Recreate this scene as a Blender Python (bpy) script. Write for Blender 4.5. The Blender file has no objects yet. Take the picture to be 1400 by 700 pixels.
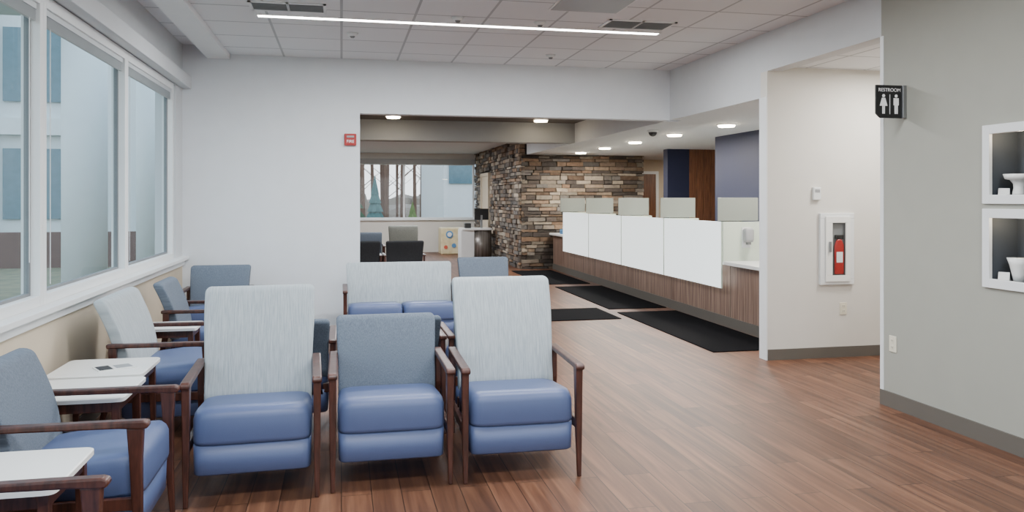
import bpy, bmesh, math, random
from mathutils import Vector, Matrix
random.seed(7)
S = bpy.context.scene
D = bpy.data

def lin(c):
    return tuple(((x/255)/12.92 if x/255<=.04045 else (((x/255)+.055)/1.055)**2.4) for x in c)+(1,)

# ---------------------------------------------------------------- materials
def newmat(name):
    m=D.materials.new(name); m.use_nodes=True
    nt=m.node_tree; b=nt.nodes['Principled BSDF']
    return m,nt,b
def N(nt,t,**kw):
    n=nt.nodes.new(t)
    for k,v in kw.items(): setattr(n,k,v)
    return n
def setin(n,**kw):
    for k,v in kw.items(): n.inputs[k.replace('_',' ')].default_value=v
def paint(name,c,rough=.6,noise=.02,metal=0,bump=0.02,spec=.5):
    m,nt,b=newmat(name)
    tc=N(nt,'ShaderNodeTexCoord'); no=N(nt,'ShaderNodeTexNoise'); setin(no,Scale=6.0,Detail=3.0)
    nt.links.new(tc.outputs['Object'],no.inputs['Vector'])
    mx=N(nt,'ShaderNodeMix',data_type='RGBA')
    l=lin(c); a=tuple(min(1,x*(1-noise*2)) for x in l[:3])+(1,); d=tuple(min(1,x*(1+noise*2)) for x in l[:3])+(1,)
    mx.inputs['A'].default_value=a; mx.inputs['B'].default_value=d
    nt.links.new(no.outputs['Fac'],mx.inputs['Factor']); nt.links.new(mx.outputs['Result'],b.inputs['Base Color'])
    b.inputs['Roughness'].default_value=rough; b.inputs['Metallic'].default_value=metal
    b.inputs['Specular IOR Level'].default_value=spec
    if bump:
        n2=N(nt,'ShaderNodeTexNoise'); setin(n2,Scale=180.0,Detail=2.0); nt.links.new(tc.outputs['Object'],n2.inputs['Vector'])
        bp=N(nt,'ShaderNodeBump'); setin(bp,Strength=bump*3,Distance=.002); nt.links.new(n2.outputs['Fac'],bp.inputs['Height']); nt.links.new(bp.outputs['Normal'],b.inputs['Normal'])
    return m
def emis(name,c,s):
    m,nt,b=newmat(name); b.inputs['Base Color'].default_value=lin(c)
    b.inputs['Emission Color'].default_value=lin(c); b.inputs['Emission Strength'].default_value=s
    return m
def streak(name,c1,c2,scale=(1,1,1),nscale=8,rough=.5,extra=None,lo=.35,hi=.65,bump=.1,spec=.5,metal=0):
    m,nt,b=newmat(name)
    tc=N(nt,'ShaderNodeTexCoord'); mp=N(nt,'ShaderNodeMapping'); mp.inputs['Scale'].default_value=scale
    no=N(nt,'ShaderNodeTexNoise'); setin(no,Scale=nscale,Detail=4.0,Roughness=.6)
    nt.links.new(tc.outputs['Object'],mp.inputs['Vector']); nt.links.new(mp.outputs['Vector'],no.inputs['Vector'])
    cr=N(nt,'ShaderNodeValToRGB'); e=cr.color_ramp.elements
    e[0].position=lo; e[0].color=lin(c1); e[1].position=hi; e[1].color=lin(c2)
    nt.links.new(no.outputs['Fac'],cr.inputs['Fac']); nt.links.new(cr.outputs['Color'],b.inputs['Base Color'])
    b.inputs['Roughness'].default_value=rough; b.inputs['Specular IOR Level'].default_value=spec; b.inputs['Metallic'].default_value=metal
    if bump:
        bp=N(nt,'ShaderNodeBump'); setin(bp,Strength=bump,Distance=.002); nt.links.new(no.outputs['Fac'],bp.inputs['Height']); nt.links.new(bp.outputs['Normal'],b.inputs['Normal'])
    return m

def floor_mat():
    m,nt,b=newmat('wood_plank_floor')
    tc=N(nt,'ShaderNodeTexCoord'); mp=N(nt,'ShaderNodeMapping'); mp.inputs['Rotation'].default_value=(0,0,math.radians(90))
    nt.links.new(tc.outputs['Object'],mp.inputs['Vector'])
    br=N(nt,'ShaderNodeTexBrick'); br.offset=.37; br.offset_frequency=2
    setin(br,Scale=1.0,Mortar_Size=.0022,Brick_Width=1.22,Row_Height=.15,Bias=0.0)
    br.inputs['Color1'].default_value=(0,0,0,1); br.inputs['Color2'].default_value=(1,1,1,1); br.inputs['Mortar'].default_value=(.5,.5,.5,1)
    nt.links.new(mp.outputs['Vector'],br.inputs['Vector'])
    g=N(nt,'ShaderNodeMapping'); g.inputs['Scale'].default_value=(.55,11,1)
    ad=N(nt,'ShaderNodeVectorMath',operation='ADD'); sc=N(nt,'ShaderNodeVectorMath',operation='SCALE'); sc.inputs['Scale'].default_value=7.3
    nt.links.new(br.outputs['Color'],sc.inputs[0]); nt.links.new(mp.outputs['Vector'],ad.inputs[0]); nt.links.new(sc.outputs[0],ad.inputs[1])
    nt.links.new(ad.outputs[0],g.inputs['Vector'])
    no=N(nt,'ShaderNodeTexNoise'); setin(no,Scale=2.0,Detail=6.0,Roughness=.55,Distortion=.5); nt.links.new(g.outputs['Vector'],no.inputs['Vector'])
    cr=N(nt,'ShaderNodeValToRGB'); e=cr.color_ramp.elements
    e[0].position=.25; e[0].color=lin((68,44,32)); e[1].position=.78; e[1].color=lin((132,94,70))
    e2=cr.color_ramp.elements.new(.5); e2.color=lin((102,68,50))
    nt.links.new(no.outputs['Fac'],cr.inputs['Fac'])
    hs=N(nt,'ShaderNodeHueSaturation'); ma=N(nt,'ShaderNodeMapRange'); ma.inputs['To Min'].default_value=.72; ma.inputs['To Max'].default_value=1.18
    nt.links.new(br.outputs['Color'],ma.inputs['Value']); nt.links.new(ma.outputs['Result'],hs.inputs['Value']); nt.links.new(cr.outputs['Color'],hs.inputs['Color'])
    mx=N(nt,'ShaderNodeMix',data_type='RGBA'); mx.inputs['B'].default_value=lin((40,27,20))
    nt.links.new(br.outputs['Fac'],mx.inputs['Factor']); nt.links.new(hs.outputs['Color'],mx.inputs['A'])
    nt.links.new(mx.outputs['Result'],b.inputs['Base Color'])
    b.inputs['Roughness'].default_value=.42; b.inputs['Specular IOR Level'].default_value=.35
    bp=N(nt,'ShaderNodeBump'); setin(bp,Strength=.1,Distance=.002); nt.links.new(no.outputs['Fac'],bp.inputs['Height']); nt.links.new(bp.outputs['Normal'],b.inputs['Normal'])
    return m
def tile_mat(name,base,grid):
    m,nt,b=newmat(name)
    tc=N(nt,'ShaderNodeTexCoord'); br=N(nt,'ShaderNodeTexBrick'); br.offset=0
    setin(br,Scale=1.0,Mortar_Size=.011,Mortar_Smooth=.0,Brick_Width=.61,Row_Height=.61)
    br.inputs['Color1'].default_value=lin(base); br.inputs['Color2'].default_value=lin(tuple(x-5 for x in base)); br.inputs['Mortar'].default_value=lin(grid)
    nt.links.new(tc.outputs['Object'],br.inputs['Vector']); nt.links.new(br.outputs['Color'],b.inputs['Base Color'])
    b.inputs['Roughness'].default_value=.85
    no=N(nt,'ShaderNodeTexNoise'); setin(no,Scale=120.0); nt.links.new(tc.outputs['Object'],no.inputs['Vector'])
    bp=N(nt,'ShaderNodeBump'); setin(bp,Strength=.3,Distance=.003); nt.links.new(no.outputs['Fac'],bp.inputs['Height']); nt.links.new(bp.outputs['Normal'],b.inputs['Normal'])
    return m
def glass_mat(name,tint,gl=.08):
    m=D.materials.new(name); m.use_nodes=True; nt=m.node_tree; nt.nodes.clear()
    o=N(nt,'ShaderNodeOutputMaterial'); t=N(nt,'ShaderNodeBsdfTransparent'); g=N(nt,'ShaderNodeBsdfGlossy'); mx=N(nt,'ShaderNodeMixShader')
    t.inputs['Color'].default_value=tint; g.inputs['Roughness'].default_value=.02; mx.inputs[0].default_value=gl
    nt.links.new(t.outputs[0],mx.inputs[1]); nt.links.new(g.outputs[0],mx.inputs[2]); nt.links.new(mx.outputs[0],o.inputs[0])
    return m
def frost_mat(name,c,a,see=0):
    m=D.materials.new(name); m.use_nodes=True; nt=m.node_tree; nt.nodes.clear()
    o=N(nt,'ShaderNodeOutputMaterial'); t=N(nt,'ShaderNodeBsdfTranslucent'); p=N(nt,'ShaderNodeBsdfPrincipled'); mx=N(nt,'ShaderNodeMixShader')
    t.inputs['Color'].default_value=lin(c); p.inputs['Base Color'].default_value=lin(c); p.inputs['Roughness'].default_value=.35; mx.inputs[0].default_value=a
    nt.links.new(t.outputs[0],mx.inputs[1]); nt.links.new(p.outputs[0],mx.inputs[2])
    tr=N(nt,'ShaderNodeBsdfTransparent'); m2=N(nt,'ShaderNodeMixShader'); m2.inputs[0].default_value=see
    nt.links.new(mx.outputs[0],m2.inputs[1]); nt.links.new(tr.outputs[0],m2.inputs[2]); nt.links.new(m2.outputs[0],o.inputs[0])
    return m

M={}
M['white']=paint('white_wall_paint',(220,224,228),.7)
M['soffit']=paint('soffit_grey_paint',(206,209,211),.7)
M['rwall']=paint('greige_wall_paint',(158,158,148),.65)
M['alcove']=paint('warm_white_paint',(216,212,204),.7)
M['beige']=paint('beige_wall_paint',(198,184,162),.7)
M['trim']=paint('white_trim',(226,228,228),.4)
M['base']=paint('grey_rubber_base',(96,91,84),.5)
M['navy']=paint('navy_wall_paint',(20,27,56),.6)
M['floor']=floor_mat()
M['tile']=tile_mat('acoustic_tile',(228,230,232),(176,179,182))
M['woodceil']=streak('dark_wood_ceiling',(60,50,44),(88,74,64),(1,20,1),3,.5)
M['grey']=paint('beam_grey',(150,150,148),.7)
M['vinyl']=paint('blue_vinyl',(82,96,134),.42,.03,0,.05)
M['fabl']=streak('light_weave_fabric',(150,159,164),(176,184,187),(90,.6,5),2.2,.9,bump=.15)
M['fabd']=streak('slate_weave_fabric',(82,91,104),(106,117,130),(120,2,40),3,.9,bump=.3)
M['fabo']=streak('olive_fabric',(110,112,106),(140,142,134),(40,40,40),3,.9)
M['fabk']=streak('charcoal_fabric',(30,32,36),(48,50,54),(40,40,40),3,.9)
M['cherry']=streak('dark_cherry_wood',(50,27,21),(82,47,37),(8,8,1.2),5,.35)
M['lam']=streak('zebrano_laminate',(92,67,56),(158,132,116),(30,30,.7),2.0,.45,bump=.02)
M['slat']=streak('walnut_panel',(84,50,30),(128,82,52),(20,20,1),3,.45)
M['top']=paint('white_solid_surface',(236,236,232),.3,.005,0,0)
M['panel']=emis('daylight_glow_white_glass',(238,246,246),1.3); M['panel'].node_tree.nodes['Principled BSDF'].inputs['Roughness'].default_value=.15  # emission puts daylight brightness into the panels, which are no lamps
M['frost']=frost_mat('frosted_divider_glass',(156,162,154),.8,.3)
M['pale']=frost_mat('pale_green_glass',(220,228,216),.7)
M['glass']=glass_mat('window_glass',(.82,.92,.94,1),.08)
M['clear']=glass_mat('clear_glass',(.97,.98,.98,1),.03)
M['black']=paint('black_plastic',(22,22,24),.4,.02,0,0)
M['mat']=streak('black_carpet_mat',(6,6,8),(26,26,29),(1,1,1),90,.95,bump=.8,spec=.05)
M['metal']=paint('brushed_metal',(150,152,154),.35,.02,.9,0)
M['drum']=streak('stainless_drum',(110,104,98),(176,170,164),(14,14,.3),3,.35,bump=0,metal=.6)
M['red']=paint('red_enamel',(160,20,18),.35,.02,0,0)
M['vent']=paint('vent_grey',(120,122,124),.6)
M['ventd']=paint('vent_dark',(46,48,50),.8)
M['lens']=paint('troffer_lens',(150,152,154),.4)
M['led']=emis('led_strip',(255,252,246),18)
M['down']=emis('downlight_lens',(255,236,204),45)
M['signw']=emis('sign_white',(235,235,235),.15)
M['niche']=paint('niche_liner',(66,72,80),.6)
M['plate']=paint('ivory_plate',(222,216,196),.4,.01,0,0)
M['slatb']=paint('blind_slats',(200,206,208),.5,.02,0,0)
M['yellow']=streak('play_panel_yellow',(206,190,146),(230,218,180),(1,1,1),4,.5)
M['blue']=paint('play_blue',(90,140,185),.5); M['rdot']=paint('play_red',(200,90,70),.5); M['grn']=paint('play_green',(110,160,100),.5)

# ---------------------------------------------------------------- geometry helpers
def link(ob,parent=None):
    S.collection.objects.link(ob)
    if parent: ob.parent=parent
    return ob
def empty(name,loc=(0,0,0),yaw=0):
    e=D.objects.new(name,None); e.location=loc; e.rotation_euler=(0,0,yaw); e.empty_display_size=.2
    return link(e)
def mesh(name,verts,faces,mats,parent=None,smooth=False,mi=None,bevel=0,seg=2,auto=False):
    me=D.meshes.new(name); me.from_pydata(verts,[],faces)
    if not isinstance(mats,(list,tuple)): mats=[mats]
    for m in mats: me.materials.append(m)
    if mi:
        for p,i in zip(me.polygons,mi): p.material_index=i
    bm=bmesh.new(); bm.from_mesh(me); bmesh.ops.recalc_face_normals(bm,faces=bm.faces); bm.to_mesh(me); bm.free()
    if smooth:
        for p in me.polygons: p.use_smooth=True
    ob=D.objects.new(name,me); link(ob,parent)
    if bevel:
        b=ob.modifiers.new('b','BEVEL'); b.width=bevel; b.segments=seg; b.limit_method='ANGLE'; b.angle_limit=math.radians(40)
    return ob
BF=[(0,3,2,1),(4,5,6,7),(0,1,5,4),(1,2,6,5),(2,3,7,6),(3,0,4,7)]
def bv(x0,x1,y0,y1,z0,z1):
    return [(x0,y0,z0),(x1,y0,z0),(x1,y1,z0),(x0,y1,z0),(x0,y0,z1),(x1,y0,z1),(x1,y1,z1),(x0,y1,z1)]
def boxes(name,lst,mats,parent=None,bevel=0,mi=None):
    V=[];F=[];I=[]
    for k,b in enumerate(lst):
        o=len(V); V+=bv(*b); F+=[tuple(i+o for i in f) for f in BF]; I+=[mi[k] if mi else 0]*6
    return mesh(name,V,F,mats,parent,bevel=bevel,mi=I)
def box(name,b,mat,parent=None,bevel=0): return boxes(name,[b],mat,parent,bevel)
def loft(name,rings,mat,parent=None,smooth=True,bevel=0):
    V=[];F=[];n=len(rings[0])
    for r in rings: V+=r
    for k in range(len(rings)-1):
        for i in range(n):
            j=(i+1)%n; F.append((k*n+i,k*n+j,(k+1)*n+j,(k+1)*n+i))
    F.append(tuple(range(n))[::-1]); F.append(tuple((len(rings)-1)*n+i for i in range(n)))
    return mesh(name,V,F,mat,parent,smooth=smooth,bevel=bevel)
def sup(cx,cy,a,b,z,n=6,k=32,zf=None):
    r=[]
    for i in range(k):
        t=2*math.pi*(i+.5)/k; c=math.cos(t); s=math.sin(t)
        x=cx+a*math.copysign(abs(c)**(2/n),c); y=cy+b*math.copysign(abs(s)**(2/n),s)
        r.append((x,y,z+(zf(x,y) if zf else 0)))
    return r
def rect(cx,cy,a,b,z): return [(cx-a,cy-b,z),(cx+a,cy-b,z),(cx+a,cy+b,z),(cx-a,cy+b,z)]
def cyl(name,cx,cy,z0,z1,r0,r1,mat,parent=None,k=24):
    rings=[[(cx+r*math.cos(2*math.pi*i/k),cy+r*math.sin(2*math.pi*i/k),z) for i in range(k)] for z,r in ((z0,r0),(z1,r1))]
    ob=loft(name,rings,mat,parent); 
    for p in ob.data.polygons:
        if len(p.vertices)>4: p.use_smooth=False
    return ob
def extr(name,poly,x0,x1,mat,parent=None,bevel=.004):
    n=len(poly); V=[(x0,y,z) for y,z in poly]+[(x1,y,z) for y,z in poly]
    F=[tuple(range(n)),tuple(range(2*n-1,n-1,-1))]+[(i,(i+1)%n,n+(i+1)%n,n+i) for i in range(n)]
    return mesh(name,V,F,mat,parent,bevel=bevel)

# ---------------------------------------------------------------- seating
def chair(name,loc,yaw,W=.62,top=.82,fab='fabd',nseat=1,vin='vinyl'):
    e=empty(name,(loc[0],loc[1],0),yaw)
    inner=W-.045
    cw=inner/nseat
    for s in range(nseat):
        cx=-inner/2+cw*(s+.5); a=cw/2-.002; cy=.27; b=.275
        zf=lambda x,y: -.10*(y)
        R=[sup(cx,cy,a-.015,b-.015,.292,10),sup(cx,cy,a-.004,b-.004,.298,10),sup(cx,cy,a,b,.315,10,zf=zf),sup(cx,cy,a,b,.42,9,zf=zf),
           sup(cx,cy,a-.006,b-.008,.448,8,zf=zf),sup(cx,cy,a-.018,b-.024,.466,8,zf=zf),sup(cx,cy,a-.05,b-.06,.476,7,zf=zf),sup(cx,cy,a-.12,b-.12,.480,6,zf=zf),sup(cx,cy,a-.2,b-.2,.482,4,zf=zf)]
        loft('seat_cushion_%d'%(s+1),R,M[vin],e)
    loft('seat_apron',[sup(0,.275,inner/2-.014,.25,.14,14),sup(0,.275,inner/2-.006,.262,.15,14),sup(0,.275,inner/2-.004,.266,.291,14)],M[vin],e)
    z0=.36; yb=.50; tilt=.30
    R=[]; r=.03; hw0=inner/2-.003; hw1=inner/2+.012
    def cen(z): return yb+tilt*(z-z0)-.03*math.sin(math.pi*(z-z0)/(top-z0))
    def hw(z): return hw0+(hw1-hw0)*min(1,max(0,(z-.55)/(.3)))
    th=.042
    R.append(sup(0,cen(z0),hw0-.02,th-.02,z0,7,40))
    for i in range(9):
        z=z0+.02+(top-r-z0-.02)*i/8; R.append(sup(0,cen(z),hw(z),th,z,11,40))
    for ph in (20,40,60,80):
        p=math.radians(ph); z=top-r+r*math.sin(p); q=r*(1-math.cos(p)); R.append(sup(0,cen(z),hw(z)-q,max(.004,th-q*1.2),z,10,40))
    loft('backrest',R,M[fab],e)
    box('back_rail',(-inner/2,inner/2,.50,.535,.27,.33),M['cherry'],e,.004)
    for sx,nm in ((-1,'left'),(1,'right')):
        x=sx*W/2
        arm=[(-.035,.590),(-.03,.605),(-.012,.611),(.15,.612),(.4,.612),(.60,.614),(.60,.588),(.4,.586),(.08,.582),(.0,.576),(-.025,.578)]
        extr('armrest_'+nm,arm,x-.024,x+.024,M['cherry'],e,.007)
        loft('front_leg_'+nm,[rect(x,.0,.011,.011,0),rect(x,.012,.016,.018,.22),rect(x,.018,.018,.024,.45),rect(x,.02,.019,.032,.582)],M['cherry'],e,False,.005)
        loft('rear_leg_'+nm,[rect(x,.66,.012,.013,0),rect(x,.60,.015,.019,.25),rect(x,.565,.016,.023,.42),rect(x,.565,.016,.023,.59)],M['cherry'],e,False,.005)
        extr('side_rail_'+nm,[(.02,.25),(.6,.25),(.6,.30),(.02,.30)],x-.012,x+.012,M['cherry'],e,.003)
    return e

Pi=math.pi
chair('patient_armchair',(-.43,4.12),math.radians(2),.62,1.0,'fabl')
chair('waiting_armchair',(.258,4.17),0,.605,.815,'fabd')
chair('patient_armchair',(.948,4.15),math.radians(-1),.62,1.02,'fabl')
chair('waiting_armchair',(-.36,5.74),Pi,.61,.75,'fabd')
chair('waiting_armchair',(.34,5.74),Pi,.61,.75,'fabd')
chair('waiting_armchair',(1.0,5.74),Pi,.60,.75,'fabd')
chair('loveseat',(.60,7.92),0,1.13,.83,'fabl',2)
chair('waiting_armchair',(1.52,8.02),0,.58,.86,'fabd')
h=Pi/2
chair('waiting_armchair',(-.76,2.47),h,.61,.82,'fabd')
chair('waiting_armchair',(-.79,3.76),h,.61,.82,'fabd')
chair('wide_armchair',(-.80,5.69),h,.84,.88,'fabl')
chair('waiting_armchair',(-.80,7.08),h,.61,.83,'fabd')
chair('waiting_armchair',(-1.21,8.02),0,.61,.82,'fabd')
chair('waiting_armchair',(.98,13.3),Pi,.62,.84,'fabk',1,'black')
chair('waiting_armchair',(.30,13.3),Pi,.62,.84,'fabk',1,'black')
chair('waiting_armchair',(1.2,15.3),0,.6,.97,'fabo')
chair('waiting_armchair',(.5,15.4),0,.6,.84,'fabd')
chair('waiting_armchair',(.1,17.2),0,.6,.97,'fabo')

def table(name,x,y,lx=.5,ly=.48,z=.55):
    e=empty(name,(x,y,0))
    loft('top',[sup(0,0,lx/2,ly/2,z-.022,16,40),sup(0,0,lx/2,ly/2,z-.004,16,40),sup(0,0,lx/2-.005,ly/2-.005,z,16,40)],M['top'],e,False)
    boxes('apron',[(-lx/2+.03,lx/2-.03,-ly/2+.03,-ly/2+.05,z-.075,z-.022),(-lx/2+.03,lx/2-.03,ly/2-.05,ly/2-.03,z-.075,z-.022),
        (-lx/2+.03,-lx/2+.05,-ly/2+.05,ly/2-.05,z-.075,z-.022),(lx/2-.05,lx/2-.03,-ly/2+.05,ly/2-.05,z-.075,z-.022)],M['cherry'],e,.002)
    for i,(a,b) in enumerate(((-1,-1),(1,-1),(-1,1),(1,1))):
        cx=a*(lx/2-.045); cy=b*(ly/2-.045)
        loft('leg_%d'%(i+1),[rect(cx+a*.01,cy+b*.01,.011,.011,0),rect(cx,cy,.019,.019,z-.022)],M['cherry'],e,False,.003)
    return e
table('side_table',-1.17,3.10,.5,.46)
table('side_table',-1.27,4.36,.5,.48)
table('side_table',-1.31,4.90,.5,.48)
table('side_table',-1.30,6.42,.5,.36)
e=empty('magazine',(-1.25,4.86,.5505),.5)
box('pages',(-.10,.10,-.07,.07,0,.004),M['top'],e); box('cover_photo',(-.09,-.02,-.06,.06,.0042,.005),M['ventd'],e); box('cover_text',(.0,.085,-.045,.045,.0042,.005),M['lens'],e)

# ---------------------------------------------------------------- room shell
XL=-1.65; XR=3.87; YB=9.0; H=3.05
box('floor',(-2.0,9.5,-3.2,22.8,-.1,0),M['floor'])
boxes('ceiling',[(-1.17,XR,-3,YB,H,H+.1),(-1.65,-1.17,-3,YB,3.14,3.24)],M['tile'])
box('trim_ceiling_beam',(-1.40,-1.17,-3,YB,3.0,3.14),M['trim'])
boxes('wall_left',[(XL-.2,XL,-3,22.5,0,.86),(XL-.2,XL,-3,22.5,2.68,3.24),(XL-.2,XL,8.66,22.5,.86,2.68),(XL-.2,XL,-3,-.45,.86,2.68)],[M['beige'],M['soffit']],None,0,[0,1,1,1])
box('trim_shade_valance',(XL,XL+.09,-3,YB,2.67,2.80),M['soffit'],None,.004)
boxes('trim_window_sill',[(XL-.12,XL+.07,-.45,YB,.86,.895),(XL,XL+.025,-.45,YB,.80,.86)],M['trim'],None,.004)
def pane(nm,V,mat,par): mesh(nm,V,[(0,1,2,3)],mat,par)
ys=[-.4,1.4,3.2,5.0,6.8,8.6]
for i in range(5):
    a,b=ys[i],ys[i+1]; e=empty('window_%d'%(i+1),(XL-.06,(a+b)/2,0)); w=(b-a)/2
    boxes('frame',[(-.05,.05,-w,-w+.05,.895,2.67),(-.05,.05,w-.05,w,.895,2.67),(-.05,.05,-w+.05,w-.05,.895,.955),(-.05,.05,-w+.05,w-.05,2.60,2.67)],M['trim'],e,.003)
    pane('glass',[(-.008,-w+.05,.955),(-.008,w-.05,.955),(-.008,w-.05,2.6),(-.008,-w+.05,2.6)],M['glass'],e)
    boxes('glazing_bead',[(-.03,.0,-w+.05,-w+.065,.955,2.6),(-.03,.0,w-.065,w-.05,.955,2.6),(-.03,0,-w+.065,w-.065,.955,.97)],M['vent'],e)
    L=[(.01,.036,-w+.06,w-.06,2.565,2.6)]
    for q in range(14): L.append((.012,.032,-w+.06,w-.06,2.50+q*.0045,2.5015+q*.0045))
    boxes('raised_blind',L,M['slatb'],e); boxes('blind_cords',[(.03,.034,w-.16,w-.156,1.15,2.5),(.03,.034,-w+.16,-w+.164,1.0,2.5)],M['trim'],e)
boxes('wall_back',[(XL,.20,YB,YB+.15,0,3.24),(.20,XR,YB,YB+.15,2.45,3.24)],M['white'])
box('baseboard_back',(XL,.20,YB-.012,YB,0,.10),M['base'])
box('baseboard_left',(XL,XL+.012,-3,YB-.012,0,.10),M['base'])
ny0,ny1=3.70,4.17
n1=(.98,1.42); n2=(1.49,1.93)
boxes('wall_right',[(XR,XR+.3,-3,5.15,0,n1[0]),(XR,XR+.3,-3,ny0,n1[0],3.24),(XR,XR+.3,ny1,5.15,n1[0],3.24),(XR,XR+.3,ny0,ny1,n1[1],n2[0]),(XR,XR+.3,ny0,ny1,n2[1],3.24)],M['rwall'])
box('baseboard_right',(XR-.012,XR,-3,5.15,0,.11),M['base'])
box('trim_corner_guard',(XR-.006,XR+.02,5.12,5.155,.11,2.69),M['trim'])
boxes('wall_header',[(XR,XR+.15,5.15,6.87,2.69,3.24),(XR,XR+.15,6.87,YB,2.45,3.24)],M['soffit'])
boxes('wall_alcove',[(XR,XR+.15,6.75,6.87,0,2.69),(XR+.15,7.2,6.75,6.87,0,3.0)],M['alcove'])
box('trim_alcove_corner',(XR-.012,XR,6.745,6.875,0,2.45),M['trim'])
box('baseboard_alcove',(XR,7.2,6.738,6.75,0,.10),M['base'])
box('wall_corridor_end',(7.2,7.3,3.5,7.0,0,3.0),M['alcove'])
box('wall_corridor_near',(XR+.3,7.2,5.05,5.15,0,3.0),M['alcove'])
box('ceiling_alcove',(XR+.15,7.2,5.15,6.75,2.73,2.8),M['tile'])
boxes('wall_rear_fill_gap',[(XL,XR,-3.2,-3,0,.5),(XL,XR,-3.2,-3,2.9,3.24)],M['white'])  # unseen; middle left open so added sky light fills from behind camera
box('ceiling_reception',(XR+.15,9.5,6.87,22.5,2.45,2.6),M['soffit'])
box('wall_soffit_side',(XR,XR+.15,YB+.15,16.6,2.45,3.0),M['soffit'])
box('ceiling_lobby',(XL,XR,YB+.15,13.0,2.78,2.85),M['woodceil'])
box('trim_lobby_beam',(XL,XR,13.0,13.35,2.45,2.85),M['grey'])
box('ceiling_far',(XL,XR+.1,13.35,22.5,2.78,2.85),M['soffit'])
fx0,fx1=-1.2,3.72; FY=22.5
boxes('wall_far',[(XL,XR,FY,FY+.2,0,.93),(XL,XR,FY,FY+.2,2.52,2.85),(XL,fx0,FY,FY+.2,.93,2.52)],M['alcove'])
e=empty('window_6',(0,FY+.1,0))
fr=[(fx0,fx1,-.05,.05,.93,.98),(fx0,fx1,-.05,.05,2.46,2.52)]
for x in (-1.2,.05,1.72,3.70): fr.append((x-.025,x+.025,-.05,.05,.98,2.46))
boxes('frame',fr,M['trim'],e); pane('glass',[(fx0,0,.98),(fx1,0,.98),(fx1,0,2.46),(fx0,0,2.46)],M['clear'],e)
box('trim_far_sill',(fx0,fx1,FY-.06,FY,.90,.93),M['trim'])
box('trim_far_shade',(fx0,fx1,FY-.08,FY,2.48,2.62),M['grey'])
box('wall_navy',(5.6,5.75,6.87,11.3,0,2.45),M['navy'])
box('wall_navy_pier',(6.06,6.5,14.2,14.4,0,2.45),M['navy'])
L=[];x=6.5
while x<7.6: L.append((x+.004,x+.146,14.2,14.24,0,2.45)); x+=.15
boxes('wall_walnut_panelling',L+[(6.5,7.6,14.24,14.4,0,2.45)],M['slat'],None,.004)
box('wall_corridor_beige',(6.3,9.5,18.2,18.3,0,2.45),M['beige'])
box('wall_reception_right',(9.4,9.5,6.87,18.2,0,2.45),M['beige'])
e=empty('door_1',(7.1,18.18,0)); boxes('leaf',[(-.35,.35,-.01,.02,0,2.1)],M['slat'],e); boxes('jamb',[(-.42,-.35,-.02,.02,0,2.17),(.35,.42,-.02,.02,0,2.17),(-.35,.35,-.02,.02,2.1,2.17)],M['trim'],e)

def stone(name,axis,u0,u1,z0,z1,plane,hole=None):
    V=[];F=[];C=[]
    pal=[(156,136,114),(132,112,94),(112,100,90),(168,154,136),(134,126,116),(100,90,82),(146,120,96),(124,118,112),(176,162,142),(84,76,70),(140,112,88)]
    z=z0
    while z<z1-.01:
        hh=random.choice([.055,.07,.085,.10]); hh=min(hh,z1-z); u=u0-random.random()*.2
        while u<u1-.005:
            w=random.uniform(.14,.46); a=max(u,u0); b=min(u+w,u1); u+=w
            if b-a<.03: continue
            if hole and b>hole[0] and a<hole[1] and z<hole[2]: continue
            p=random.uniform(.0,.055); g=.006; c=random.choice(pal); k=random.uniform(.7,1.08); c=lin(tuple(min(255,q*k) for q in c))
            j=lambda:random.uniform(-.006,.006)
            if axis=='x': vs=bv(plane-p,plane+.08,a+g,b-g,z+g,z+hh-g)
            else: vs=bv(a+g,b-g,plane-p,plane+.08,z+g,z+hh-g)
            vs=[(q[0]+j(),q[1]+j(),max(0,q[2]+j())) for q in vs]
            o=len(V); V+=vs; F+=[tuple(i+o for i in f) for f in BF]; C+=[c]*6
        z+=hh
    return V,F,C
V=[];F=[];C=[]
for st in (stone('a','x',16.6,22.5,0,2.78,3.75,(20.2,21.4,2.2)),stone('b','y',3.75,6.52,0,2.45,16.6)):
    o=len(V); V+=st[0]; F+=[tuple(i+o for i in f) for f in st[1]]; C+=st[2]
m,nt,b=newmat('ledgestone'); at=N(nt,'ShaderNodeVertexColor'); at.layer_name='Col'
no=N(nt,'ShaderNodeTexNoise'); setin(no,Scale=14.0,Detail=6.0); tc=N(nt,'ShaderNodeTexCoord'); nt.links.new(tc.outputs['Object'],no.inputs['Vector'])
mr=N(nt,'ShaderNodeMapRange'); mr.inputs['To Min'].default_value=.5; mr.inputs['To Max'].default_value=1.3; nt.links.new(no.outputs['Fac'],mr.inputs['Value'])
hs=N(nt,'ShaderNodeHueSaturation'); hs.inputs['Saturation'].default_value=.95; nt.links.new(at.outputs['Color'],hs.inputs['Color']); nt.links.new(mr.outputs['Result'],hs.inputs['Value']); nt.links.new(hs.outputs['Color'],b.inputs['Base Color'])
bp=N(nt,'ShaderNodeBump'); setin(bp,Strength=.6,Distance=.02); nt.links.new(no.outputs['Fac'],bp.inputs['Height']); nt.links.new(bp.outputs['Normal'],b.inputs['Normal']); b.inputs['Roughness'].default_value=.9
me=D.meshes.new('wall_stone_cladding'); me.from_pydata(V,[],F); me.materials.append(m)
ca=me.color_attributes.new('Col','FLOAT_COLOR','CORNER')
for p,c in zip(me.polygons,C):
    for l in p.loop_indices: ca.data[l].color=c
ob=D.objects.new('wall_stone_cladding',me); link(ob)
boxes('wall_stone_backing',[(3.78,3.95,16.63,22.5,0,2.78),(3.95,6.5,16.63,16.8,0,2.45)],paint('mortar_dark',(46,41,38),.95))
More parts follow.
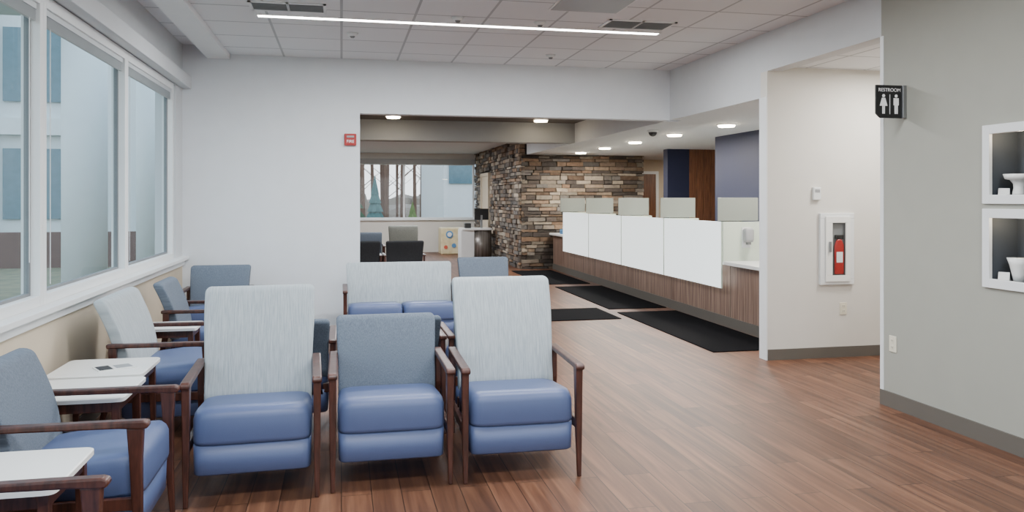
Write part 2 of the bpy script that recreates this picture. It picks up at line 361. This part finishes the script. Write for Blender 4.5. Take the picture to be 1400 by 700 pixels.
e=empty('door_2',(3.74,20.8,0)); box('leaf',(-.02,.03,-.48,.48,0,2.1),M['beige'],e); boxes('jamb',[(-.05,.03,-.58,-.48,0,2.18),(-.05,.03,.48,.58,0,2.18),(-.05,.03,-.48,.48,2.1,2.18)],M['beige'],e)
cyl('knob',-.05,-.40,1.0,1.04,.02,.02,M['metal'],e)

# ---------------------------------------------------------------- reception counter
e=empty('reception_counter',(0,0,0))
cy0,cy1=6.9,16.5; CX=4.43
box('front_laminate',(CX,CX+.04,cy0,cy1,.12,.735),M['lam'],e)
boxes('laminate_joints',[(CX-.002,CX,y,y+.006,.12,.735) for y in (8.55,10.25,11.95,13.65,15.35)],M['ventd'],e)
box('toe_base',(CX-.015,CX+.03,cy0,cy1,0,.12),M['base'],e)
box('body',(CX+.04,CX+.72,cy0,cy1,.0,.735),M['soffit'],e)
box('countertop',(CX-.09,CX+.80,cy0,cy1,.735,.775),M['top'],e,.004)
pe=[8.55,10.25,11.95,13.65,15.35]
PX=4.33
for i in range(4):
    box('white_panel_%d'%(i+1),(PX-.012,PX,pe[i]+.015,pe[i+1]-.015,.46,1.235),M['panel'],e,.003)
    box('panel_edge_%d'%(i+1),(PX-.013,PX+.001,pe[i]+.002,pe[i]+.014,.46,1.235),M['pale'],e)
    boxes('panel_standoffs_%d'%(i+1),[(PX,CX,pe[i]+.2,pe[i]+.23,.6,.63),(PX,CX,pe[i+1]-.23,pe[i+1]-.2,.6,.63)],M['metal'],e)
for i,y in enumerate(pe):
    box('side_panel_%d'%(i+1),(PX+.002,PX+.50,y-.012,y+.012,.775,1.235),M['pale'],e,.002)
    box('privacy_divider_%d'%(i+1),(PX-.06,PX+.45,y-.008,y+.008,1.245,1.515),M['frost'],e,.003)
def monitor(x,y,yaw,z=.775):
    e=empty('computer_monitor',(x,y,z),yaw)
    box('screen',(-.27,.27,-.015,.015,.16,.48),M['black'],e,.006); box('neck',(-.03,.03,.015,.04,.03,.3),M['black'],e); box('stand',(-.12,.12,-.05,.1,0,.015),M['black'],e,.004)
for y in (9.6,11.3,13.0,14.7): monitor(4.98,y,Pi/2)
e=empty('hand_sanitizer_dispenser',(4.62,8.50,0))
box('backplate',(-.055,.055,.02,.036,.93,1.17),M['trim'],e,.004); loft('housing',[sup(0,-.02,.045,.04,1.0,5),sup(0,-.02,.055,.045,1.03,5),sup(0,-.02,.055,.045,1.14,5),sup(0,-.02,.04,.035,1.16,5)],M['lens'],e); box('nozzle',(-.02,.02,-.05,.0,.97,1.0),M['vent'],e); 
e=empty('pen_cup',(4.72,8.15,.775)); cyl('cup',0,0,0,.1,.035,.042,M['trim'],e); cyl('pen',.01,0,.02,.16,.004,.004,M['black'],e,8)
e=empty('paper_tray',(4.75,7.7,.775)); box('tray',(-.12,.12,-.16,.16,0,.02),M['vent'],e,.003); box('paper',(-.105,.105,-.15,.15,.02,.04),M['top'],e)
e=empty('tissue_box',(4.5,15.9,.775)); box('carton',(-.06,.06,-.11,.11,0,.09),M['blue'],e,.003); loft('tissue',[sup(0,0,.02,.05,.09,3),sup(0,0,.035,.03,.13,3),sup(0,0,.005,.01,.16,3)],M['top'],e)
for (a,b,c,d) in ((3.55,4.38,7.2,9.98),(3.55,4.38,10.3,13.1),(3.45,4.3,13.5,16.2),(1.5,3.42,9.45,10.45)):
    box('floor_mat',(a,b,c,d,0.0,.010),M['mat'],None,.003)

# ---------------------------------------------------------------- kiosk & play table in lobby
e=empty('checkin_kiosk',(3.27,19.5,0))
cyl('drum_base',.08,0,0,.74,.30,.30,M['drum'],e,40)
box('white_return',(-.42,-.1,-.28,.28,0,.74),M['trim'],e,.006)
loft('top',[sup(-.02,0,.40,.34,.74,6,48),sup(-.02,0,.40,.34,.78,6,48)],M['top'],e,False)
box('screen',(-.05,.3,-.01,.02,.98,1.26),M['black'],e,.006); box('screen_arm',(.1,.15,-.02,.05,.78,1.1),M['metal'],e)
box('card_reader',(-.3,-.15,-.1,.1,.78,.90),M['black'],e,.01)
e=empty('childrens_play_table',(2.95,21.7,0))
box('cabinet',(-.33,.33,-.3,.3,0,.72),M['yellow'],e,.03)
def disc(nm,x,z,r,mat,y=-.302,r2=0):
    k=24; V=[(x+r*math.cos(2*Pi*i/k),y-.012,z+r*math.sin(2*Pi*i/k)) for i in range(k)]+[(x+r*math.cos(2*Pi*i/k),y,z+r*math.sin(2*Pi*i/k)) for i in range(k)]
    mesh(nm,V,[tuple(range(k)),tuple(range(2*k-1,k-1,-1))]+[(i,(i+1)%k,k+(i+1)%k,k+i) for i in range(k)],mat,e)
disc('wheel_blue',-.10,.54,.10,M['blue']); disc('wheel_centre',-.10,.54,.06,M['trim'],-.316)
disc('dot_red',.2,.58,.05,M['rdot']); disc('dot_green',.2,.32,.06,M['grn']); disc('dot_red_lower',-.2,.2,.05,M['rdot']); disc('dot_blue',.02,.24,.06,M['blue'])

# ---------------------------------------------------------------- ceiling fixtures
e=empty('linear_led_light',(0,0,0)); box('lens',(-.69,2.90,7.00,7.065,H-.006,H+.01),M['led'],e); boxes('flange',[(-.71,2.92,6.985,7.0,H-.004,H+.01),(-.71,2.92,7.065,7.08,H-.004,H+.01),(-.71,-.69,7.0,7.065,H-.004,H+.01),(2.9,2.92,7.0,7.065,H-.004,H+.01)],M['trim'],e)
def vent(x,y,w=.6,d=.3):
    e=empty('ceiling_air_vent',(x,y,H)); boxes('frame',[(-w/2,w/2,-d/2,-d/2+.025,-.01,0),(-w/2,w/2,d/2-.025,d/2,-.01,0),(-w/2,-w/2+.025,-d/2,d/2,-.01,0),(w/2-.025,w/2,-d/2,d/2,-.01,0),(-.01,.01,-d/2,d/2,-.01,0)],M['trim'],e)
    box('cavity',(-w/2+.02,w/2-.02,-d/2+.02,d/2-.02,-.003,-.001),M['ventd'],e)
    boxes('louvres',[(-w/2+.02,w/2-.02,-d/2+.03+i*.03,-d/2+.042+i*.03,-.010,-.004) for i in range(int((d-.05)/.03))],M['vent'],e)
vent(-.42,6.66); vent(2.57,6.70,.62,.34)
e=empty('ceiling_troffer',(1.95,6.02,H)); boxes('frame',[(-.3,.3,-.3,.3,-.006,-.001)],M['trim'],e); box('lens',(-.28,.28,-.28,.28,-.009,-.006),M['lens'],e)
for x,y in ((.97,6.75),(1.7,7.0-.22),(.1,7.6),(2.2,8.3)):
    e=empty('smoke_detector' if x in(.97,.1) else 'sprinkler_head',(x,y,H)); cyl('body',0,0,-.03,0,.035,.055,M['trim'],e); cyl('cap',0,0,-.045,-.03,.015,.025,M['vent'],e)
def down(x,y,z):
    e=empty('recessed_downlight',(x,y,z)); cyl('trim_ring',0,0,-.014,0,.12,.125,M['trim'],e); cyl('lens',0,0,-.034,-.014,.10,.108,M['down'],e)
dl=[(4.79,9.35),(4.76,10.9),(4.74,12.45),(4.74,14.0),(4.74,15.5),(4.8,7.8)]
for x,y in dl: down(x,y,2.45)
down(.78,12.4,2.78); down(3.15,12.5,2.78)
e=empty('security_dome_camera',(4.2,10.35,2.45)); cyl('base',0,0,-.03,0,.075,.075,M['trim'],e); loft('dome',[sup(0,0,.06*math.cos(a),.06*math.cos(a),-.03-.06*math.sin(a),2,24) for a in (0,.4,.8,1.2,1.5)],M['black'],e)

# ---------------------------------------------------------------- wall items
e=empty('fire_alarm_strobe',(.095,YB,2.155)); box('body',(-.065,.065,-.04,0,-.065,.065),M['red'],e,.008); box('strobe_lens',(-.04,.04,-.05,-.04,.02,.042),M['lens'],e,.004)
cu=D.curves.new('lettering','FONT'); cu.body='FIRE'; cu.size=.045; cu.align_x='CENTER'; cu.extrude=.0006; cu.materials.append(M['signw'])
t=D.objects.new('lettering',cu); link(t,e); t.location=(0,-.0415,-.035); t.rotation_euler=(Pi/2,0,0)
e=empty('thermostat',(4.37,6.75,1.55)); box('body',(-.04,.04,-.03,0,-.06,.06),M['trim'],e,.006); box('display',(-.025,.025,-.032,-.03,.01,.04),M['lens'],e)
def outlet(name,loc,yaw):
    e=empty(name,loc,yaw); box('plate',(-.037,.037,-.007,0,-.058,.058),M['plate'],e,.003)
    boxes('sockets',[(-.016,.016,-.010,-.007,.008,.038),(-.016,.016,-.010,-.007,-.038,-.008)],M['plate'],e,.003)
    boxes('slots',[(-.008,-.005,-.0105,-.0099,.018,.03),(.005,.008,-.0105,-.0099,.018,.03),(-.008,-.005,-.0105,-.0099,-.03,-.018),(.005,.008,-.0105,-.0099,-.03,-.018)],M['black'],e)
outlet('wall_outlet',(4.66,6.75,.46),0)
outlet('wall_outlet',(XR,5.02,.46),-Pi/2)
e=empty('fire_extinguisher_cabinet',(4.58,6.75,0)); z0,z1=.69,1.365
boxes('frame',[(-.18,.18,-.03,0,z0,z0+.05),(-.18,.18,-.03,0,z1-.05,z1),(-.18,-.11,-.03,0,z0+.05,z1-.05),(.11,.18,-.03,0,z0+.05,z1-.05),(-.11,.11,-.008,0,z0+.05,z1-.05)],M['trim'],e,.004)
boxes('door_frame',[(-.13,.13,-.045,-.03,z0+.03,z0+.09),(-.13,.13,-.045,-.03,z1-.09,z1-.03),(-.13,-.06,-.045,-.03,z0+.09,z1-.09),(.08,.13,-.045,-.03,z0+.09,z1-.09)],M['top'],e,.003)
box('recess_lining',(-.11,.11,-.012,-.009,z0+.05,z1-.05),M['vent'],e)
pane('glass_pane',[(-.06,-.042,z0+.09),(.08,-.042,z0+.09),(.08,-.042,z1-.09),(-.06,-.042,z1-.09)],M['clear'],e)
box('handle',(-.10,-.08,-.065,-.045,1.0,1.10),M['metal'],e,.004)
rr=[sup(.02,-.026,r,min(r,.013),z,2,24) for z,r in ((.79,.045),(.80,.05),(1.06,.05),(1.10,.035),(1.12,.018))]
loft('extinguisher_body',rr,M['red'],e)
box('extinguisher_valve',(-.02,.06,-.036,-.016,1.12,1.16),M['black'],e,.003); box('extinguisher_label',(-.015,.05,-.0405,-.039,.9,1.0),M['trim'],e)
e=empty('restroom_sign',(XR,4.90,2.18))
box('bracket',(-.03,0,-.02,.02,-.115,.115),M['metal'],e,.003)
P=[(-.235,.115),(-.02,.115),(-.02,-.115),(-.20,-.115),(-.235,-.085)]
n=len(P); V=[(a,-.006,b) for a,b in P]+[(a,.006,b) for a,b in P]
mesh('plate',V,[tuple(range(n)),tuple(range(2*n-1,n-1,-1))]+[(i,(i+1)%n,n+(i+1)%n,n+i) for i in range(n)],M['black'],e,bevel=.002)
cu=D.curves.new('lettering','FONT'); cu.body='RESTROOM'; cu.size=.034; cu.align_x='CENTER'; cu.extrude=.0006; cu.materials.append(M['signw'])
t=D.objects.new('lettering',cu); link(t,e); t.location=(-.128,-.0075,.070); t.rotation_euler=(Pi/2,0,0)
def poly2(nm,P,par,mat):
    n=len(P); V=[(a,-.0085,b) for a,b in P]+[(a,-.006,b) for a,b in P]
    mesh(nm,V,[tuple(range(n)),tuple(range(2*n-1,n-1,-1))]+[(i,(i+1)%n,n+(i+1)%n,n+i) for i in range(n)],mat,par)
def circ(x,z,r): return [(x+r*math.cos(2*Pi*i/16),z+r*math.sin(2*Pi*i/16)) for i in range(16)]
wx,mx_=-.175,-.075
poly2('woman_head',circ(wx,.04,.011),e,M['signw']); poly2('man_head',circ(mx_,.04,.011),e,M['signw'])
poly2('woman_dress',[(wx-.013,.025),(wx+.013,.025),(wx+.030,-.03),(wx+.010,-.03),(wx+.010,-.085),(wx+.002,-.085),(wx+.002,-.03),(wx-.002,-.03),(wx-.002,-.085),(wx-.010,-.085),(wx-.010,-.03),(wx-.030,-.03)],e,M['signw'])
poly2('man_body',[(mx_-.020,.025),(mx_+.020,.025),(mx_+.020,-.025),(mx_+.013,-.025),(mx_+.012,-.085),(mx_+.002,-.085),(mx_,-.03),(mx_-.002,-.085),(mx_-.012,-.085),(mx_-.013,-.025),(mx_-.020,-.025)],e,M['signw'])
boxes('divider_line',[(-.127,-.124,-.0085,-.006,-.088,.05)],M['signw'],e)
for k,(a,b) in enumerate((n1,n2)):
    e=empty('display_niche',(XR,(ny0+ny1)/2,0)); w=(ny1-ny0)/2
    boxes('frame',[(-.02,.005,-w-.02,-w+.035,a-.02,b+.02),(-.02,.005,w-.035,w+.02,a-.02,b+.02),(-.02,.005,-w+.035,w-.035,a-.02,a+.035),(-.02,.005,-w+.035,w-.035,b-.035,b+.02)],M['trim'],e,.003)
    boxes('liner',[(.005,.22,-w,-w+.01,a,b),(.005,.22,w-.01,w,a,b),(.005,.22,-w+.01,w-.01,a,a+.025),(.005,.22,-w+.01,w-.01,b-.01,b),(.21,.22,-w+.01,w-.01,a+.01,b-.01)],M['niche'],e)
    zz=a+.025
    e2=empty('ceramic_bowl',(XR+.11,ny1-.125,zz))
    prof=[(.0,.035),(.02,.036),(.05,.03),(.075,.032),(.10,.05),(.105,.075),(.135,.085)] if k==1 else [(.0,.03),(.04,.038),(.10,.052),(.14,.066)]
    loft('bowl',[sup(0,0,r,r,z,2,28) for z,r in prof],M['top'],e2)
    e3=empty('price_card',(XR+.055,ny1-.065,zz),-Pi/2+.6); mesh('card',[(-.03,0,0),(.03,0,0),(.03,.018,.05),(-.03,.018,.05),(-.03,.035,0),(.03,.035,0)],[(0,1,2,3),(3,2,5,4)],M['top'],e3)
    if k==0:
        e4=empty('ceramic_plate',(XR+.13,ny1-.29,zz)); loft('dish',[sup(0,0,.02,.02,0,2,24),sup(0,0,.022,.022,.02,2,24),sup(0,0,.06,.06,.04,2,24)],M['top'],e4)
    l=D.lights.new('niche_light','POINT'); l.energy=1.6; l.color=(1,.82,.58); l.shadow_soft_size=.02; o=D.objects.new('niche_lamp',l); o.location=(.1,.08,b-.05); link(o,e)

# ---------------------------------------------------------------- exterior
box('ground_outside',(-80,80,-40,140,-.5,-.15),streak('winter_lawn',(96,100,78),(128,122,96),(1,1,1),3,.95))
ext=paint('exterior_panel',(214,220,222),.7); extg=paint('exterior_glazing',(92,122,134),.15,.1); brick=paint('exterior_brick',(104,80,72),.9,.1)
e=empty('neighbor_building',(0,0,0)); bx=-7.6
box('body',(-20,bx,26.3,34,-.15,9),ext,e)
boxes('glazing',[(bx-2.2-i*2.4,bx-.5-i*2.4,26.2,26.3,.9,3.0) for i in range(5)]+[(bx-2.2-i*2.4,bx-.5-i*2.4,26.2,26.3,4.4,6.6) for i in range(5)],extg,e)
boxes('window_mullions',[(bx-1.38-i*2.4,bx-1.32-i*2.4,26.15,26.2,.9,3.0) for i in range(5)]+[(bx-1.38-i*2.4,bx-1.32-i*2.4,26.15,26.2,4.4,6.6) for i in range(5)],ext,e)
boxes('pilasters',[(bx-.3-i*2.4,bx-i*2.4,26.0,26.3,-.15,9) for i in range(5)]+[(-20,bx,26.05,26.3,3.4,3.9)],ext,e)
e=empty('entry_canopy',(0,0,0)); box('canopy_slab',(-5,-2.7,10.3,13,4.2,4.6),ext,e)
for i,(x,y) in enumerate(((-3.15,10.9),(-3.2,14.8))): cyl('column_%d'%(i+1),x,y,-.15,4.2,.26,.26,ext,e)
box('low_brick_wall',(-9,-2.4,21,21.3,-.15,.7),brick)
e=empty('white_office_building',(0,0,0)); box('body',(3.9,16,31,40,-.15,5.0),ext,e); boxes('glazing',[(4.1+i*1.1,5.05+i*1.1,30.93,31,2.1,3.4) for i in range(6)],extg,e)
V=[];F=[]
def trunk(x,y,hh,r,lean=0):
    k=6;o=len(V)
    for z,rr in ((-.15,r),(hh*.5,r*.7),(hh,r*.2)):
        for i in range(k): V.append((x+lean*z+rr*math.cos(2*Pi*i/k),y+rr*math.sin(2*Pi*i/k),z))
    for q in range(2):
        for i in range(k): F.append((o+q*k+i,o+q*k+(i+1)%k,o+(q+1)*k+(i+1)%k,o+(q+1)*k+i))
for i in range(130):
    x=random.uniform(-24,10); y=random.uniform(42,56); hh=random.uniform(8,14); trunk(x,y,hh,random.uniform(.05,.14),random.uniform(-.03,.03))
    for j in range(9):
        z=random.uniform(1.5,hh*.9); a=random.uniform(0,2*Pi); ln=random.uniform(.8,2.2); o=len(V); dx,dy=math.cos(a)*ln,math.sin(a)*ln; r=.022
        V+= [(x-r,y,z),(x+r,y,z),(x,y,z+2*r),(x+dx,y+dy,z+ln*.8)]; F+=[(0+o,1+o,3+o),(1+o,2+o,3+o),(2+o,0+o,3+o)]
mesh('bare_tree_grove',V,F,paint('bark',(118,94,80),.9,.15))
V=[];F=[]
for i in range(80):
    x=random.uniform(-40,20); y=random.uniform(64,95); r=random.uniform(2,4); o=len(V); hh=random.uniform(1.0,2.6)
    for a in range(10):
        V.append((x+r*math.cos(a*.628)*random.uniform(.8,1.2),y+r*math.sin(a*.628),-.15))
    for a in range(10): V.append((x+r*.6*math.cos(a*.628)*random.uniform(.7,1.3),y+r*.6*math.sin(a*.628),hh*random.uniform(.6,.9)))
    V.append((x,y,hh))
    for a in range(10): b2=(a+1)%10; F+=[(o+a,o+b2,o+10+b2,o+10+a),(o+10+a,o+10+b2,o+20)]
mesh('distant_brush',V,F,paint('brush',(128,118,106),.95,.2))
def conifer(x,y,hh,r,c):
    V=[];F=[];k=14; zz=-.15
    for t in range(7):
        zb=-.15+hh*t/8; zt=zb+hh*.3; rb=r*(1-t/8); o=len(V)
        for i in range(k): a=2*Pi*i/k+t; q=rb*(1.0 if i%2 else .72); V.append((x+q*math.cos(a),y+q*math.sin(a),zb))
        V.append((x,y,zt))
        for i in range(k): F.append((o+i,o+(i+1)%k,o+k))
    mesh('evergreen_tree',V,F,paint('needles',c,.9,.2))
conifer(1.15,28.5,2.4,.6,(84,114,112)); conifer(.2,33,3.4,1.1,(70,92,70)); conifer(2.6,30,1.5,.5,(102,120,70)); conifer(-7.5,40,5,1.6,(64,86,70)); conifer(-10.5,44,6.5,2,(64,86,70))

# ---------------------------------------------------------------- lights
def area(name,loc,sx,sy,p,c=(.94,.97,1.0),rot=(0,0,0)):
    l=D.lights.new(name,'AREA'); l.shape='RECTANGLE'; l.size=sx; l.size_y=sy; l.energy=p; l.color=c
    o=D.objects.new(name,l); o.location=loc; o.rotation_euler=rot; link(o); return o
area('led_strip_lamp',(1.1,7.03,H-.02),3.5,.06,150)
area('added_room_fill',(-.2,1.6,H-.02),1.2,.5,90); area('added_room_fill',(2.6,1.6,H-.02),1.2,.5,75)  # unseen overhead area lights, here and on the next line, added to brighten the room
area('added_room_fill',(1.2,4.2,H-.02),2.4,.3,115); area('added_room_fill',(1.2,-.8,H-.02),2.4,.5,90)
area('added_lobby_fill',(1.0,11.0,2.74),.6,.6,80); area('added_lobby_fill',(1.6,16.5,2.74),1.5,.6,120); area('added_lobby_fill',(1.4,20.0,2.74),1.5,.6,120)  # area lights without fixtures, added to light the far zones
area('added_corridor_fill',(5.0,5.9,2.70),.5,.5,55,(1,.97,.92))  # hidden area light added to brighten the alcove
area('added_corridor_fill',(8.0,16.5,2.40),.5,.5,40,(1,.92,.8))  # added area light without a fixture, for the far corridor
for x,y in dl:
    area('downlight_lamp',(x,y,2.405),.14,.14,48,(1,.94,.86))
w=D.worlds.new('overcast_sky'); S.world=w; w.use_nodes=True; nt=w.node_tree; bg=nt.nodes['Background']
tc=N(nt,'ShaderNodeTexCoord'); sp=N(nt,'ShaderNodeSeparateXYZ'); nt.links.new(tc.outputs['Generated'],sp.inputs[0])
cr=N(nt,'ShaderNodeValToRGB'); e=cr.color_ramp.elements; e[0].position=.0; e[0].color=(.86,.91,.95,1); e[1].position=.5; e[1].color=(.62,.77,.95,1)
nt.links.new(sp.outputs['Z'],cr.inputs['Fac']); nt.links.new(cr.outputs['Color'],bg.inputs['Color']); bg.inputs['Strength'].default_value=2.8

# ---------------------------------------------------------------- camera
cd=D.cameras.new('camera'); cam=D.objects.new('camera',cd); link(cam)
cam.location=(0,0,1.5); cam.rotation_euler=(math.radians(90),0,math.radians(-12.07))
cd.sensor_width=36; cd.lens=1090/1400*36; cd.shift_y=-78/1400; cd.clip_end=400; cd.clip_start=.05
S.camera=cam
